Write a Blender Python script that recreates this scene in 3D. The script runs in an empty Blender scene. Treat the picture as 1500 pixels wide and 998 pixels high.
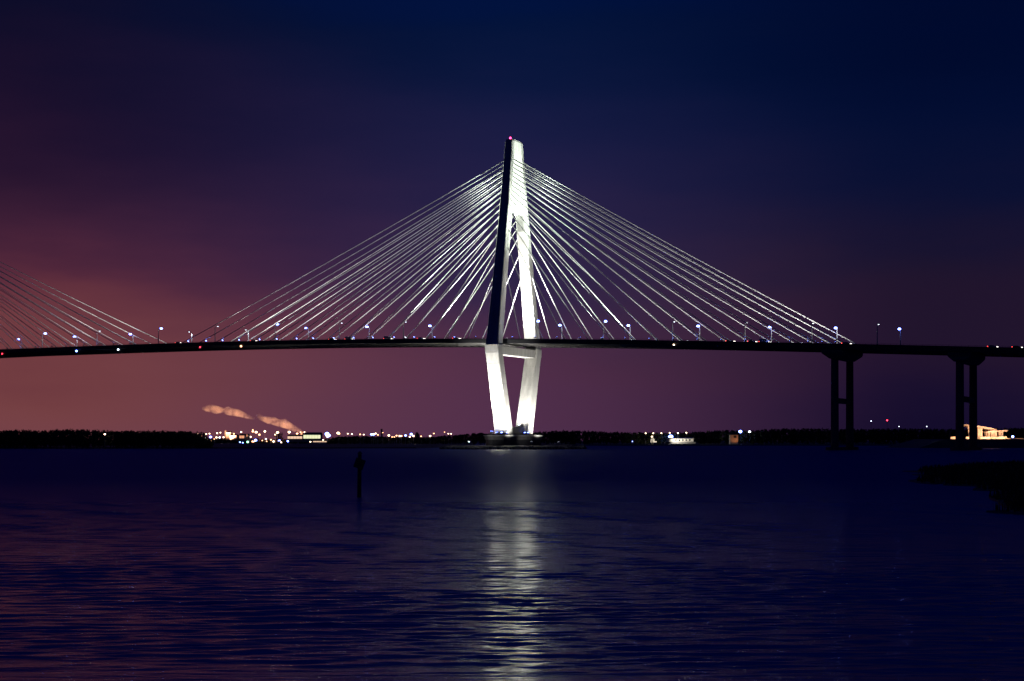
import bpy, math, random
import numpy as np
from mathutils import Vector, Matrix

random.seed(7)
rng = np.random.default_rng(7)
sc = bpy.context.scene
COL = sc.collection

# ------------------------------------------------------------------ camera
F = 2020.0            # focal length in pixels of the 1500 px wide photograph
CAMH = 4.6            # eye height above the water
HOR = 646.0           # row of the horizon
cam_d = bpy.data.cameras.new("camera")
cam = bpy.data.objects.new("camera", cam_d)
COL.objects.link(cam)
cam.location = (0, 0, CAMH)
cam.rotation_euler = (math.radians(90), 0, 0)
cam_d.sensor_width = 36.0
cam_d.lens = 36.0 * F / 1500.0
cam_d.shift_y = (HOR - 499.0) / 1500.0
cam_d.clip_start = 0.5
cam_d.clip_end = 60000
sc.camera = cam

# ------------------------------------------------------------------ view / render settings
sc.view_settings.view_transform = 'Standard'
sc.view_settings.look = 'None'
sc.view_settings.exposure = 0.0
sc.view_settings.gamma = 1.0
sc.cycles.max_bounces = 5
sc.cycles.diffuse_bounces = 2
sc.cycles.glossy_bounces = 2
sc.cycles.volume_bounces = 1
sc.cycles.sample_clamp_indirect = 10.0
sc.cycles.use_light_tree = True
sc.cycles.caustics_reflective = False
sc.cycles.caustics_refractive = False

# ------------------------------------------------------------------ world: dusk sky and the glow of a city beyond the left shore
world = bpy.data.worlds.new("World")
sc.world = world
world.use_nodes = True
WN, WL = world.node_tree.nodes, world.node_tree.links
WN.clear()


def wn(kind, **kw):
    n = WN.new(kind)
    for k, v in kw.items():
        setattr(n, k, v)
    return n


def srgb(r, g, b):
    f = lambda c: (c / 255 / 12.92) if c / 255 <= .04045 else ((c / 255 + .055) / 1.055) ** 2.4
    return (f(r), f(g), f(b), 1.0)


tc = wn('ShaderNodeTexCoord')
sep = wn('ShaderNodeSeparateXYZ')
WL.new(tc.outputs['Generated'], sep.inputs[0])


def ramp(stops):
    r = wn('ShaderNodeValToRGB')
    r.color_ramp.interpolation = 'B_SPLINE'
    e = r.color_ramp.elements
    while len(e) > 1:
        e.remove(e[0])
    e[0].position, e[0].color = stops[0]
    for p, c in stops[1:]:
        x = e.new(p)
        x.color = c
    WL.new(zmap.outputs[0], r.inputs[0])
    return r


def zpos(row):      # ramp position of a sky row of the photograph
    v = (HOR - row) / F
    return (v / math.sqrt(1 + v * v) + 0.05) / 0.5


cloud = wn('ShaderNodeTexNoise')
cloud.inputs['Scale'].default_value = 3.0
cloud.inputs['Detail'].default_value = 5
cloud.inputs['Roughness'].default_value = .5
cmap = wn('ShaderNodeMapping')
cmap.inputs['Scale'].default_value = (1, 1, 4.5)
cmap.inputs['Rotation'].default_value = (0, .12, 0)
WL.new(tc.outputs['Generated'], cmap.inputs[0])
WL.new(cmap.outputs[0], cloud.inputs['Vector'])
cadd = wn('ShaderNodeMath', operation='MULTIPLY_ADD')
WL.new(cloud.outputs[0], cadd.inputs[0])
cadd.inputs[1].default_value = 0.13
WL.new(sep.outputs[2], cadd.inputs[2])
zmap = wn('ShaderNodeMapRange')
zmap.inputs['From Min'].default_value = -0.05 + .065
zmap.inputs['From Max'].default_value = 0.45 + .065
WL.new(cadd.outputs[0], zmap.inputs[0])
SKY_LEFT = [(zpos(700), srgb(108, 62, 70)), (zpos(600), srgb(118, 66, 72)), (zpos(530), srgb(118, 65, 66)),
            (zpos(440), srgb(98, 47, 60)), (zpos(380), srgb(70, 34, 57)), (zpos(300), srgb(46, 24, 48)), (zpos(200), srgb(32, 17, 44)),
            (zpos(100), srgb(15, 13, 40)), (zpos(0), srgb(4, 11, 40)), (1.0, srgb(0, 18, 78))]
SKY_MID = [(zpos(700), srgb(74, 46, 76)), (zpos(600), srgb(82, 48, 76)), (zpos(530), srgb(80, 46, 70)),
           (zpos(440), srgb(62, 42, 72)), (zpos(380), srgb(46, 36, 72)), (zpos(300), srgb(33, 31, 70)), (zpos(200), srgb(22, 27, 66)),
           (zpos(100), srgb(8, 22, 60)), (zpos(0), srgb(1, 18, 56)), (1.0, srgb(0, 18, 78))]
SKY_RIGHT = [(zpos(700), srgb(16, 10, 40)), (zpos(600), srgb(22, 14, 45)), (zpos(530), srgb(34, 20, 44)),
             (zpos(440), srgb(32, 21, 44)), (zpos(380), srgb(24, 19, 46)), (zpos(300), srgb(12, 17, 50)), (zpos(200), srgb(3, 14, 50)),
             (zpos(100), srgb(1, 11, 46)), (zpos(0), srgb(0, 9, 42)), (1.0, srgb(0, 15, 72))]
rl, rm, rr = ramp(SKY_LEFT), ramp(SKY_MID), ramp(SKY_RIGHT)


def xfac(a, b):
    m = wn('ShaderNodeMapRange', interpolation_type='SMOOTHSTEP')
    WL.new(sep.outputs[0], m.inputs[0])
    m.inputs['From Min'].default_value = a
    m.inputs['From Max'].default_value = b
    return m


def wmix(fac, a, b):
    m = wn('ShaderNodeMix', data_type='RGBA')
    WL.new(fac.outputs[0], m.inputs[0])
    WL.new(a, m.inputs[6])
    WL.new(b, m.inputs[7])
    return m.outputs[2]


mixA = wmix(xfac(-0.36, 0.04), rl.outputs[0], rm.outputs[0])
mixC = wmix(xfac(-0.03, 0.30), mixA, rr.outputs[0])
# the city glow stands in the north only: behind the viewer the sky is darkened further, keeping near bridge faces black
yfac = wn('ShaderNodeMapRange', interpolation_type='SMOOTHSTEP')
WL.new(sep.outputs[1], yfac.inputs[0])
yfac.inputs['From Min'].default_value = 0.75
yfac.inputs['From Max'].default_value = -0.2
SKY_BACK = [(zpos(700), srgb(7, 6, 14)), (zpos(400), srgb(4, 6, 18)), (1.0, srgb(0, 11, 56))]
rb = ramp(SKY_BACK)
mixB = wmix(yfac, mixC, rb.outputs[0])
sky = wn('ShaderNodeTexSky', sky_type='NISHITA')
sky.sun_disc = False
sky.sun_elevation = math.radians(-4)
sky.sun_rotation = math.radians(200)
bg1 = wn('ShaderNodeBackground')
bg1.inputs[1].default_value = 1.0
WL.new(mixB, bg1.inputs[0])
bg2 = wn('ShaderNodeBackground')
bg2.inputs[1].default_value = 0.0015
WL.new(sky.outputs[0], bg2.inputs[0])
add = wn('ShaderNodeAddShader')
WL.new(bg1.outputs[0], add.inputs[0])
WL.new(bg2.outputs[0], add.inputs[1])
out = wn('ShaderNodeOutputWorld')
WL.new(add.outputs[0], out.inputs[0])

# ------------------------------------------------------------------ frames of reference
PHI = math.radians(28)
CP, SP = math.cos(PHI), math.sin(PHI)
D = 780.0
BX = 3 / F * D


def wl(u, t, z):                       # along the bridge, across it, up -> world
    return Vector((BX + u * CP + t * SP, D - u * SP + t * CP, z))


def at(px, row, Y):                    # a point seen at (px,row) at distance Y
    return Vector(((px - 750) / F * Y, Y, CAMH + (HOR - row) / F * Y))


def u_at(px, t):                       # position along the bridge of what is seen at column px
    q = (px - 750) / F
    return (q * (D + t * CP) - BX - t * SP) / (CP + q * SP)


_pu = np.array([-391, -343, -296, -230, -157, -107, -36, 9, 69, 115, 162, 200, 245, 275.])
_pz = np.array([67.2, 67.1, 66.9, 66.4, 65.3, 64.2, 62.4, 60.9, 58.3, 55.9, 53.5, 51.5, 49.1, 47.4]) - .5
_pc = np.polyfit(_pu, _pz, 4)


def road(u):
    v = min(max(u, -391), 275)
    z = float(np.polyval(_pc, v))
    if u > 275:
        z -= (u - 275) * .046
    if u < -391:
        z -= (-391 - u) * .006
    return z


# ------------------------------------------------------------------ materials
def mat(name, color, rough=.7, metal=0.0, var=.25, scale=1.0, bump=0.0, spec=.3, stretch=None):
    m = bpy.data.materials.new(name)
    m.use_nodes = True
    N, L = m.node_tree.nodes, m.node_tree.links
    b = N['Principled BSDF']
    b.inputs['Roughness'].default_value = rough
    b.inputs['Metallic'].default_value = metal
    b.inputs['Specular IOR Level'].default_value = spec
    c = N.new('ShaderNodeTexCoord')
    mp = N.new('ShaderNodeMapping')
    if stretch:
        mp.inputs['Scale'].default_value = stretch
    L.new(c.outputs['Object'], mp.inputs[0])
    n = N.new('ShaderNodeTexNoise')
    n.inputs['Scale'].default_value = scale
    n.inputs['Detail'].default_value = 6
    n.inputs['Roughness'].default_value = .65
    L.new(mp.outputs[0], n.inputs['Vector'])
    r = N.new('ShaderNodeValToRGB')
    r.color_ramp.elements[0].position = .3
    r.color_ramp.elements[1].position = .7
    r.color_ramp.elements[0].color = tuple(x * (1 - var) for x in color) + (1,)
    r.color_ramp.elements[1].color = tuple(min(1, x * (1 + var)) for x in color) + (1,)
    L.new(n.outputs[0], r.inputs[0])
    L.new(r.outputs[0], b.inputs['Base Color'])
    if bump:
        bm = N.new('ShaderNodeBump')
        bm.inputs['Strength'].default_value = bump
        bm.inputs['Distance'].default_value = .05
        L.new(n.outputs[0], bm.inputs['Height'])
        L.new(bm.outputs[0], b.inputs['Normal'])
    return m


def glow(name, color, strength):
    m = bpy.data.materials.new(name)
    m.use_nodes = True
    b = m.node_tree.nodes['Principled BSDF']
    b.inputs['Base Color'].default_value = (.6, .6, .6, 1)
    b.inputs['Emission Color'].default_value = tuple(color) + (1,)
    b.inputs['Emission Strength'].default_value = strength
    m.cycles.emission_sampling = 'NONE'
    return m


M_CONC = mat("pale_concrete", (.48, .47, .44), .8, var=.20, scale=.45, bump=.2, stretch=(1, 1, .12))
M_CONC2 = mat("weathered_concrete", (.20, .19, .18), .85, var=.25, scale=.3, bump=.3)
M_PIER = mat("dark_pier_concrete", (.12, .115, .11), .9, var=.25, scale=.3, bump=.3)  # darker concrete tone given to the piers
M_STEEL = mat("dark_painted_steel", (.045, .045, .05), .6, var=.2, scale=.5)
M_SOFFIT = mat("deck_soffit_concrete", (.22, .21, .20), .85, var=.15, scale=.3)
M_ROAD = mat("asphalt", (.05, .05, .052), .85, var=.3, scale=2)
M_CABLE = mat("white_cable_sheath", (.78, .78, .76), .5, var=.05, scale=.3)
M_POLE = mat("galvanised_steel", (.55, .56, .58), .55, metal=.2, var=.1, scale=2)
M_HOUSING = mat("lamp_housing_grey", (.22, .22, .24), .5, var=.1, scale=3)
M_ROCK = mat("riprap_rock", (.10, .095, .09), .9, var=.5, scale=.6, bump=.5)
M_LEAF = mat("night_foliage", (.045, .06, .03), .8, var=.5, scale=.4)
M_BARK = mat("bark", (.06, .05, .04), .9, var=.3, scale=2)
M_MUD = mat("wet_mud", (.035, .032, .028), .7, var=.4, scale=.15, bump=.3)
M_GRASS = mat("marsh_grass", (.05, .05, .028), .9, var=.4, scale=.8)
M_WOOD = mat("wet_piling_wood", (.045, .038, .03), .8, var=.4, scale=3, stretch=(3, 3, .4))
M_TYRE = mat("tyre_rubber", (.02, .02, .02), .9)
M_GLASS = mat("car_glass", (.02, .022, .025), .1, var=.05)
M_WALLW = mat("white_stucco", (.72, .66, .58), .8, var=.12, scale=.5)
M_METALW = mat("pale_sheet_metal", (.40, .38, .34), .6, var=.15, scale=.2, stretch=(6, 6, .2))
M_DARKROOF = mat("dark_roofing", (.06, .055, .05), .8)

G_BLUE = glow("blue_white_lamp", (.15, .23, 1.0), 15)
G_BLUESOFT = glow("soft_blue_lamp", (.24, .32, 1.0), 6)
G_COOL = glow("cool_white_lamp", (.75, .85, 1.0), 5)
G_WARM = glow("warm_white_lamp", (1.0, .72, .45), 7)
G_AMBER = glow("sodium_amber_lamp", (1.0, .45, .20), 6)
G_GREEN = glow("green_lamp", (.30, 1.0, .55), 5)
G_RED = glow("red_lamp", (1.0, .03, .06), 9)
G_BEACON = glow("red_beacon_lamp", (1.0, .04, .18), 9)
G_HEAD = glow("headlight_white", (1.0, .9, .8), 5)
G_TAIL = glow("tail_light_red", (1.0, .05, .04), 4)
G_CREAM = glow("glow_front_cream", (.95, .62, .42), 1.0)
G_LIME = glow("glow_front_green_white", (.82, .84, .50), 1.15)
G_SODWIN = glow("glow_front_sodium", (1.0, .42, .22), .9)


# ------------------------------------------------------------------ mesh builder
class MB:
    def __init__(s):
        s.v, s.f = [], []

    def add(s, verts, faces):
        n = len(s.v)
        s.v += [tuple(v) for v in verts]
        s.f += [tuple(i + n for i in f) for f in faces]
        return s

    def box(s, c, d, R=None):
        x, y, z = d[0] / 2, d[1] / 2, d[2] / 2
        vs = [Vector((a * x, b * y, e * z)) for e in (-1, 1) for a, b in ((-1, -1), (1, -1), (1, 1), (-1, 1))]
        if R is not None:
            vs = [R @ v for v in vs]
        c = Vector(c)
        return s.add([v + c for v in vs], [(3, 2, 1, 0), (4, 5, 6, 7), (0, 1, 5, 4), (1, 2, 6, 5), (2, 3, 7, 6), (3, 0, 4, 7)])

    def loft(s, rings, cap=True):
        n = len(rings[0])
        vs, fs = [], []
        for r in rings:
            vs += list(r)
        for k in range(len(rings) - 1):
            for i in range(n):
                j = (i + 1) % n
                fs.append((k * n + i, k * n + j, k * n + n + j, k * n + n + i))
        if cap:
            fs.append(tuple(range(n - 1, -1, -1)))
            fs.append(tuple((len(rings) - 1) * n + i for i in range(n)))
        return s.add(vs, fs)

    def tube(s, pts, rad, n=6):
        pts = [Vector(p) for p in pts]
        if not isinstance(rad, (list, tuple)):
            rad = [rad] * len(pts)
        rings = []
        up = Vector((0, 0, 1))
        for i, p in enumerate(pts):
            d = (pts[min(i + 1, len(pts) - 1)] - pts[max(i - 1, 0)]).normalized()
            a = d.cross(up if abs(d.z) < .95 else Vector((1, 0, 0))).normalized()
            b = a.cross(d)
            rings.append([p + (a * math.cos(2 * math.pi * k / n) + b * math.sin(2 * math.pi * k / n)) * rad[i] for k in range(n)])
        return s.loft(rings)

    def ball(s, c, r, n=8, m=5, sx=1, sy=1, sz=1):
        c = Vector(c)
        rings = []
        for j in range(m + 1):
            th = math.pi * (j + .02) / (m + .04)
            rings.append([c + Vector((r * sx * math.sin(th) * math.cos(2 * math.pi * k / n), r * sy * math.sin(th) * math.sin(2 * math.pi * k / n), -r * sz * math.cos(th))) for k in range(n)])
        return s.loft(rings)

    def closed(s):
        import bmesh
        me = bpy.data.meshes.new('t')
        me.from_pydata(s.v, [], s.f)
        bm = bmesh.new()
        bm.from_mesh(me)
        bmesh.ops.recalc_face_normals(bm, faces=bm.faces)
        bm.verts.index_update()
        s.v = [tuple(v.co) for v in bm.verts]
        s.f = [tuple(v.index for v in f.verts) for f in bm.faces]
        bm.free()
        bpy.data.meshes.remove(me)
        return s

    def mesh(s, name, m):
        me = bpy.data.meshes.new(name)
        me.from_pydata(s.v, [], s.f)
        me.update()
        if m:
            me.materials.append(m)
        return me

    def build(s, name, m, parent=None, loc=None):
        o = bpy.data.objects.new(name, s.mesh(name, m))
        COL.objects.link(o)
        if parent:
            o.parent = parent
        if loc is not None:
            o.location = loc
        return o


ORD = ['first', 'second', 'third', 'fourth', 'fifth', 'sixth', 'seventh', 'eighth', 'ninth', 'tenth', 'eleventh', 'twelfth', 'thirteenth', 'fourteenth', 'fifteenth', 'sixteenth', 'seventeenth', 'eighteenth', 'nineteenth', 'twentieth']
ORD += ['twenty-' + w for w in ORD[:9]] + ['thirtieth'] + ['thirty-' + w for w in ORD[:9]] + ['fortieth'] + ['forty-' + w for w in ORD[:9]] + ['fiftieth']


def tag(o, label=None, cat=None, group=None, kind=None):
    if label:
        o['label'] = label
    if cat:
        o['category'] = cat
    if group:
        o['group'] = group
    if kind:
        o['kind'] = kind
    return o


def empty(name, loc, label, cat, group=None, rz=0.0):
    o = bpy.data.objects.new(name, None)
    COL.objects.link(o)
    o.location = loc
    o.rotation_euler = (0, 0, rz)
    o.empty_display_size = .5
    return tag(o, label, cat, group)


def copy_tree(o, parent=None):
    c = o.copy()
    COL.objects.link(c)
    c.parent = parent
    for ch in list(o.children):
        copy_tree(ch, c)
    return c


def aim(d):
    return Vector(d).normalized().to_track_quat('-Z', 'Y')


def spot(parent, off, direction, power, angle, color=(1, 1, 1), radius=.4, blend=.5):
    l = bpy.data.lights.new("lamp_light", 'SPOT')
    l.energy = power
    l.spot_size = math.radians(angle)
    l.spot_blend = blend
    l.color = color
    l.shadow_soft_size = radius
    o = bpy.data.objects.new("lamp_light", l)
    COL.objects.link(o)
    o.parent = parent
    o.location = off
    o.rotation_mode = 'QUATERNION'
    o.rotation_quaternion = aim(direction)
    return o


def floodlight(loc, target, size, label, cat='floodlight', group=None, lens=G_BLUE, power=0, angle=40, color=(1, .97, .9), name='floodlight', blend=.6, radius=.4):
    """a yoke-mounted flood: base, tilted housing, glowing lens, and the light it throws"""
    loc = Vector(loc)
    d = (Vector(target) - loc).normalized()
    r = empty(name, loc, label, cat, group)
    s = size
    MB().box((0, 0, s * .12), (s * .7, s * .7, s * .24)).box((0, 0, s * .45), (s * .14, s * .5, s * .6)).build('mount', M_HOUSING, r)
    q = d.to_track_quat('Z', 'Y').to_matrix()
    c = Vector((0, 0, s * .95))
    h = MB()
    rings = []
    for w, zz in ((.28, -.42), (.5, -.15), (.56, .36)):
        rings.append([c + q @ Vector((a * w * s, b * w * s, zz * s)) for a, b in ((-1, -.8), (1, -.8), (1, .8), (-1, .8))])
    h.loft(rings).build('housing', M_HOUSING, r)
    MB().box(c + q @ Vector((0, 0, .39 * s)), (s * .98, s * .8, s * .05), q).build('lens', lens, r)
    if power:
        spot(r, c + q @ Vector((0, 0, s * .6)), d, power, angle, color, radius, blend)
    return r


# ------------------------------------------------------------------ water
def water_material():
    m = bpy.data.materials.new("rippled_river_water")
    m.use_nodes = True
    N, L = m.node_tree.nodes, m.node_tree.links
    b = N['Principled BSDF']
    b.inputs['Base Color'].default_value = (.001, .02, .30, 1)
    b.inputs['IOR'].default_value = 1.33
    b.inputs['Anisotropic'].default_value = .9
    tn = N.new('ShaderNodeCombineXYZ')          # the wind waves run towards the viewer's shore, crests lie across
    tn.inputs[1].default_value = 1.0
    L.new(tn.outputs[0], b.inputs['Tangent'])
    c = N.new('ShaderNodeTexCoord')

    def noise(sx, sy, detail, rough=.55):
        mp = N.new('ShaderNodeMapping')
        mp.inputs['Scale'].default_value = (sx, sy, 1)
        mp.inputs['Rotation'].default_value = (0, 0, .05)
        L.new(c.outputs['Object'], mp.inputs[0])
        n = N.new('ShaderNodeTexNoise')
        n.inputs['Scale'].default_value = 1
        n.inputs['Detail'].default_value = detail
        n.inputs['Roughness'].default_value = rough
        L.new(mp.outputs[0], n.inputs['Vector'])
        return n.outputs[0]

    # calm near the sheltered shore, rougher out in the open channel
    sp = N.new('ShaderNodeSeparateXYZ')
    L.new(c.outputs['Object'], sp.inputs[0])
    rg = N.new('ShaderNodeMapRange')
    rg.inputs['From Min'].default_value = 40
    rg.inputs['From Max'].default_value = 170
    rg.inputs['To Min'].default_value = .135
    rg.inputs['To Max'].default_value = .42
    L.new(sp.outputs[1], rg.inputs[0])
    L.new(rg.outputs[0], b.inputs['Roughness'])
    a1, a2 = noise(.75, 3.6, 3, .5), noise(.10, .5, 2)
    ma = N.new('ShaderNodeMath')
    ma.operation = 'MULTIPLY_ADD'
    L.new(a2, ma.inputs[0])
    ma.inputs[1].default_value = 2.5
    L.new(a1, ma.inputs[2])
    bm = N.new('ShaderNodeBump')
    bm.inputs['Strength'].default_value = 1.0
    bm.inputs['Distance'].default_value = .03
    L.new(ma.outputs[0], bm.inputs['Height'])
    L.new(bm.outputs[0], b.inputs['Normal'])
    return m


S = 16000
WX, WY0, WYM, WY1 = 84.0, 26.0, 60.0, 150.0
_wv = []
for _i in range(60):
    lam = math.exp(random.uniform(math.log(.32), math.log(1.7)))
    th = random.gauss(math.pi / 2 + .05, .24)
    _wv.append((lam, math.cos(th), math.sin(th), random.uniform(0, 6.28)))


def sstep(a_, b_, x):
    q = np.clip((x - a_) / (b_ - a_), 0, 1)
    return q * q * (3 - 2 * q)


def wave_height(x, y, slope=.135):
    h = np.zeros_like(x)
    for lam, cx, sy, ph in _wv:
        k = 2 * math.pi / lam
        amp = slope * math.sqrt(2 / len(_wv)) / k
        if lam < .85:
            amp = amp * (1 - sstep(46, 58, y))
        else:
            amp = amp * (1 - sstep(90, 140, y))
        h += amp * np.sin(k * (cx * x + sy * y) + ph + .5 * np.sin(x * .21 / lam + ph * 3))
    gust = .8 + .22 * np.sin(x * .23 + 1.3 * np.sin(y * .11)) * np.sin(y * .31 + 1.1 * np.sin(x * .07)) + .12 * np.sin(x * .61 + y * .83)
    return h * gust * (1 - sstep(WX - 12, WX, np.abs(x))) * sstep(WY0, WY0 + 3, y) * (1 - sstep(WY1 - 45, WY1, y))


def wave_patch(y0, y1, dx, dy, first):
    nx, ny = int(2 * WX / dx), int((y1 - y0) / dy)
    xs, ys = np.linspace(-WX, WX, nx + 1), np.linspace(y0, y1, ny + 1)
    gx, gy = np.meshgrid(xs, ys)
    v = np.stack([gx, gy, wave_height(gx, gy)], -1).reshape(-1, 3)
    i = np.arange(ny)[:, None] * (nx + 1) + np.arange(nx)[None, :]
    f = np.stack([i, i + 1, i + nx + 2, i + nx + 1], -1).reshape(-1, 4) + first
    return v, f


va, fa = wave_patch(WY0, WYM, .22, .06, 0)
vb, fb_ = wave_patch(WYM, WY1, .42, .17, len(va))
ring_v = np.array([(-S, -300, 0), (S, -300, 0), (S, 2 * S, 0), (-S, 2 * S, 0), (-WX, WY0, 0), (WX, WY0, 0), (WX, WY1, 0), (-WX, WY1, 0)], float)
n0 = len(va) + len(vb)
ring_f = np.array([(0, 1, 5, 4), (1, 2, 6, 5), (2, 3, 7, 6), (3, 0, 4, 7)]) + n0
V = np.concatenate([va, vb, ring_v])
Fq = np.concatenate([fa, fb_, ring_f])
wm = bpy.data.meshes.new('water')
wm.vertices.add(len(V))
wm.vertices.foreach_set('co', V.ravel())
wm.loops.add(Fq.size)
wm.loops.foreach_set('vertex_index', Fq.ravel().astype(np.int32))
wm.polygons.add(len(Fq))
wm.polygons.foreach_set('loop_start', (np.arange(len(Fq)) * 4).astype(np.int32))
wm.update(calc_edges=True)
wm.polygons.foreach_set('use_smooth', np.ones(len(Fq), bool))
wm.materials.append(water_material())
water = bpy.data.objects.new('water', wm)
COL.objects.link(water)
tag(water, 'dark blue rippled river water with a white streak of reflected light', kind='structure')


# ------------------------------------------------------------------ land
def sheet(name, pts, z, m, label, skirt=1.5):
    """a low flat of land with a sloping, slightly ragged edge"""
    n = len(pts)
    top = [Vector((p[0], p[1], z)) for p in pts]
    cx = sum(p[0] for p in pts) / n
    cy = sum(p[1] for p in pts) / n
    low = []
    for p in pts:
        d = Vector((p[0] - cx, p[1] - cy, 0)).normalized() * (z * 4 + 1)
        low.append(Vector((p[0] + d.x, p[1] + d.y, -skirt)))
    o = MB().loft([low, top]).build(name, m)
    return tag(o, label, kind='structure')


def ragged(p0, p1, n, amp):
    out_ = []
    for i in range(n):
        k = i / n
        out_.append((p0[0] + (p1[0] - p0[0]) * k, p0[1] + (p1[1] - p0[1]) * k + random.uniform(-amp, amp)))
    return out_


def xat(px, Y):
    return (px - 750) / F * Y


sheet('marsh_flat', ragged((xat(-500, 830), 830), (xat(655, 830), 830), 24, 14) + [(xat(690, 1100), 1100), (xat(700, 4200), 4200), (xat(-500, 4200), 4200)],
      .7, M_MUD, 'low dark marsh flat below the lit mill shore')
sheet('far_shore', ragged((xat(800, 1320), 1320), (xat(1900, 1320), 1320), 20, 12) + [(xat(1900, 4200), 4200), (xat(720, 4200), 4200)],
      1.0, M_MUD, 'dark wooded shore behind the right hand piers')


# ------------------------------------------------------------------ woods that read as one mass
def crown_quads(c, rx, rz, n, size):
    d = rng.normal(size=(n, 3))
    d /= np.linalg.norm(d, axis=1)[:, None]
    r = rng.uniform(.25, 1, n) ** .4
    p = d * r[:, None] * np.array([rx, rx, rz]) + np.array(c)
    a = rng.normal(size=(n, 3))
    a /= np.linalg.norm(a, axis=1)[:, None]
    b = np.cross(a, rng.normal(size=(n, 3)))
    b /= np.linalg.norm(b, axis=1)[:, None] + 1e-9
    s = size * rng.uniform(.5, 1.2, n)[:, None]
    return np.stack([p - a * s - b * s * .6, p + a * s - b * s * .6, p + a * s + b * s * .6, p - a * s + b * s * .6], 1).reshape(-1, 3)


def woods(name, Y, px0, px1, prof, base, label, rows=3, step=4.5, leaf=1.0, nq=90, depth=30, round_end=None):
    V, trunks = [], MB()
    x, x1 = xat(px0, Y), xat(px1, Y)
    px_, py_ = [p[0] for p in prof], [p[1] for p in prof]
    while x < x1:
        for k in range(rows):
            yy = Y + depth * (k + random.uniform(-.3, .3)) / rows
            xx = x + random.uniform(-1, 1) * step * .5
            row = float(np.interp(xx / Y * F + 750, px_, py_))
            top = CAMH + (HOR - row) / F * yy
            top -= random.uniform(0, .06) * (top - base) * (1 if k else .7)
            h = top - base
            if h < 1:
                continue
            rz = h * random.uniform(.42, .52)
            V.append(crown_quads((xx, yy, top - rz), min(step * random.uniform(.7, 1.15), h * .6), rz, nq, leaf))
            if k == 0:
                trunks.tube([(xx, yy, base - .6), (xx, yy, top - rz)], [.35, .15], 5)
        x += step * random.uniform(.7, 1.3)
    V = np.concatenate(V)
    nf = len(V) // 4
    b = MB()
    b.v = [tuple(v) for v in V]
    b.f = [(4 * i, 4 * i + 1, 4 * i + 2, 4 * i + 3) for i in range(nf)]
    o = b.build(name, M_LEAF)
    tag(o, label, kind='stuff')
    t = trunks.build('trunks', M_BARK, o)
    t['kind'] = 'stuff'
    return o


woods('wooded_island', 805, -160, 296,
      [(-200, 630), (0, 629.5), (30, 629), (50, 631), (80, 628), (120, 628.5), (150, 631), (200, 630), (240, 630.5), (270, 631), (282, 634), (290, 640), (296, 650)],
      .4, 'dark wooded island at the left edge with a rounded right end', rows=4, step=2.6, leaf=.42, nq=230, depth=40)
woods('far_woods', 1700, 482, 706, [(470, 652), (482, 646), (490, 640), (520, 638.5), (560, 640), (620, 640.5), (640, 639), (660, 637), (680, 635.5), (700, 634), (706, 634)],
      .6, 'low dark woods between the mill lights and the bridge tower', leaf=1.1, nq=70)
woods('far_woods', 1500, 706, 1700,
      [(700, 635), (780, 634), (800, 631), (850, 630), (880, 632), (930, 633), (980, 634), (1040, 631), (1060, 629), (1100, 630), (1150, 627), (1200, 627), (1260, 628), (1330, 627), (1400, 628), (1500, 626), (1700, 626)],
      .8, 'dark woods along the shore right of the bridge tower', leaf=.85, nq=110, step=3.4)
woods('far_woods', 2950, 280, 500, [(270, 644), (300, 643.5), (330, 642), (400, 644), (500, 643)], .6,
      'distant tree line behind the mill lights', rows=2, step=9, leaf=2.2, nq=40)
# the bushy shore in front of the mill
woods('shore_scrub', 2050, 288, 486, [(285, 650), (302, 649), (312, 646), (325, 644.3), (345, 645), (360, 647.5), (400, 648.5), (440, 648), (470, 650), (486, 646)], .6,
      'dark scrub on the shore in front of the mill lights', rows=2, step=4, leaf=1.0, nq=40)

# two round trees dark against the mill glow
for (px, row, Yt, wpx, lab) in ((409, 632, 2150, 16, 'round dark tree standing before the glowing mill sheds'), (610.5, 633, 1690, 8, 'lone dark tree rising over the low woods left of the tower')):
    p = at(px, row, Yt)
    h = p.z - .6
    w = wpx / F * Yt / 2
    tr = empty('tree', (p.x, Yt, .6), lab, 'tree')
    MB().tube([(0, 0, 0), (.3, 0, h * .35), (0, .2, h * .7)], [.5, .35, .12]).tube([(.2, 0, h * .3), (w * .5, 0, h * .62)], [.25, .08]).tube([(.2, 0, h * .34), (-w * .5, .5, h * .66)], [.22, .08]).build('trunk', M_BARK, tr)
    b = MB()
    V = np.concatenate([crown_quads((0, 0, h * .6), w * .8, h * .4, 130, .8)] + [crown_quads((random.uniform(-.6, .6) * w, random.uniform(-.6, .6) * w, h * random.uniform(.4, .8)), w * .42, h * .17, 40, .7) for _ in range(7)])
    b.v = [tuple(v) for v in V]
    b.f = [(4 * i, 4 * i + 1, 4 * i + 2, 4 * i + 3) for i in range(len(V) // 4)]
    b.build('crown', M_LEAF, tr)

# ------------------------------------------------------------------ near marsh spit at the right
spit = [(xat(1345, 205), 205), (xat(1352, 150), 150), (xat(1440, 133), 133), (xat(1457, 96), 96), (xat(1500, 82), 82), (xat(1800, 74), 74), (xat(1800, 300), 300), (xat(1480, 290), 290), (xat(1400, 255), 255)]
spit_r = []
for i in range(len(spit)):
    p, q = spit[i], spit[(i + 1) % len(spit)]
    for k in range(8):
        w_ = k / 8
        spit_r.append((p[0] + (q[0] - p[0]) * w_ + random.uniform(-1.6, 1.6), p[1] + (q[1] - p[1]) * w_ + random.uniform(-3, 3)))
spit = spit_r
sheet('mud_bank', spit, .12, M_MUD, 'black mud bank reaching in from the right edge', .4)


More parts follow.
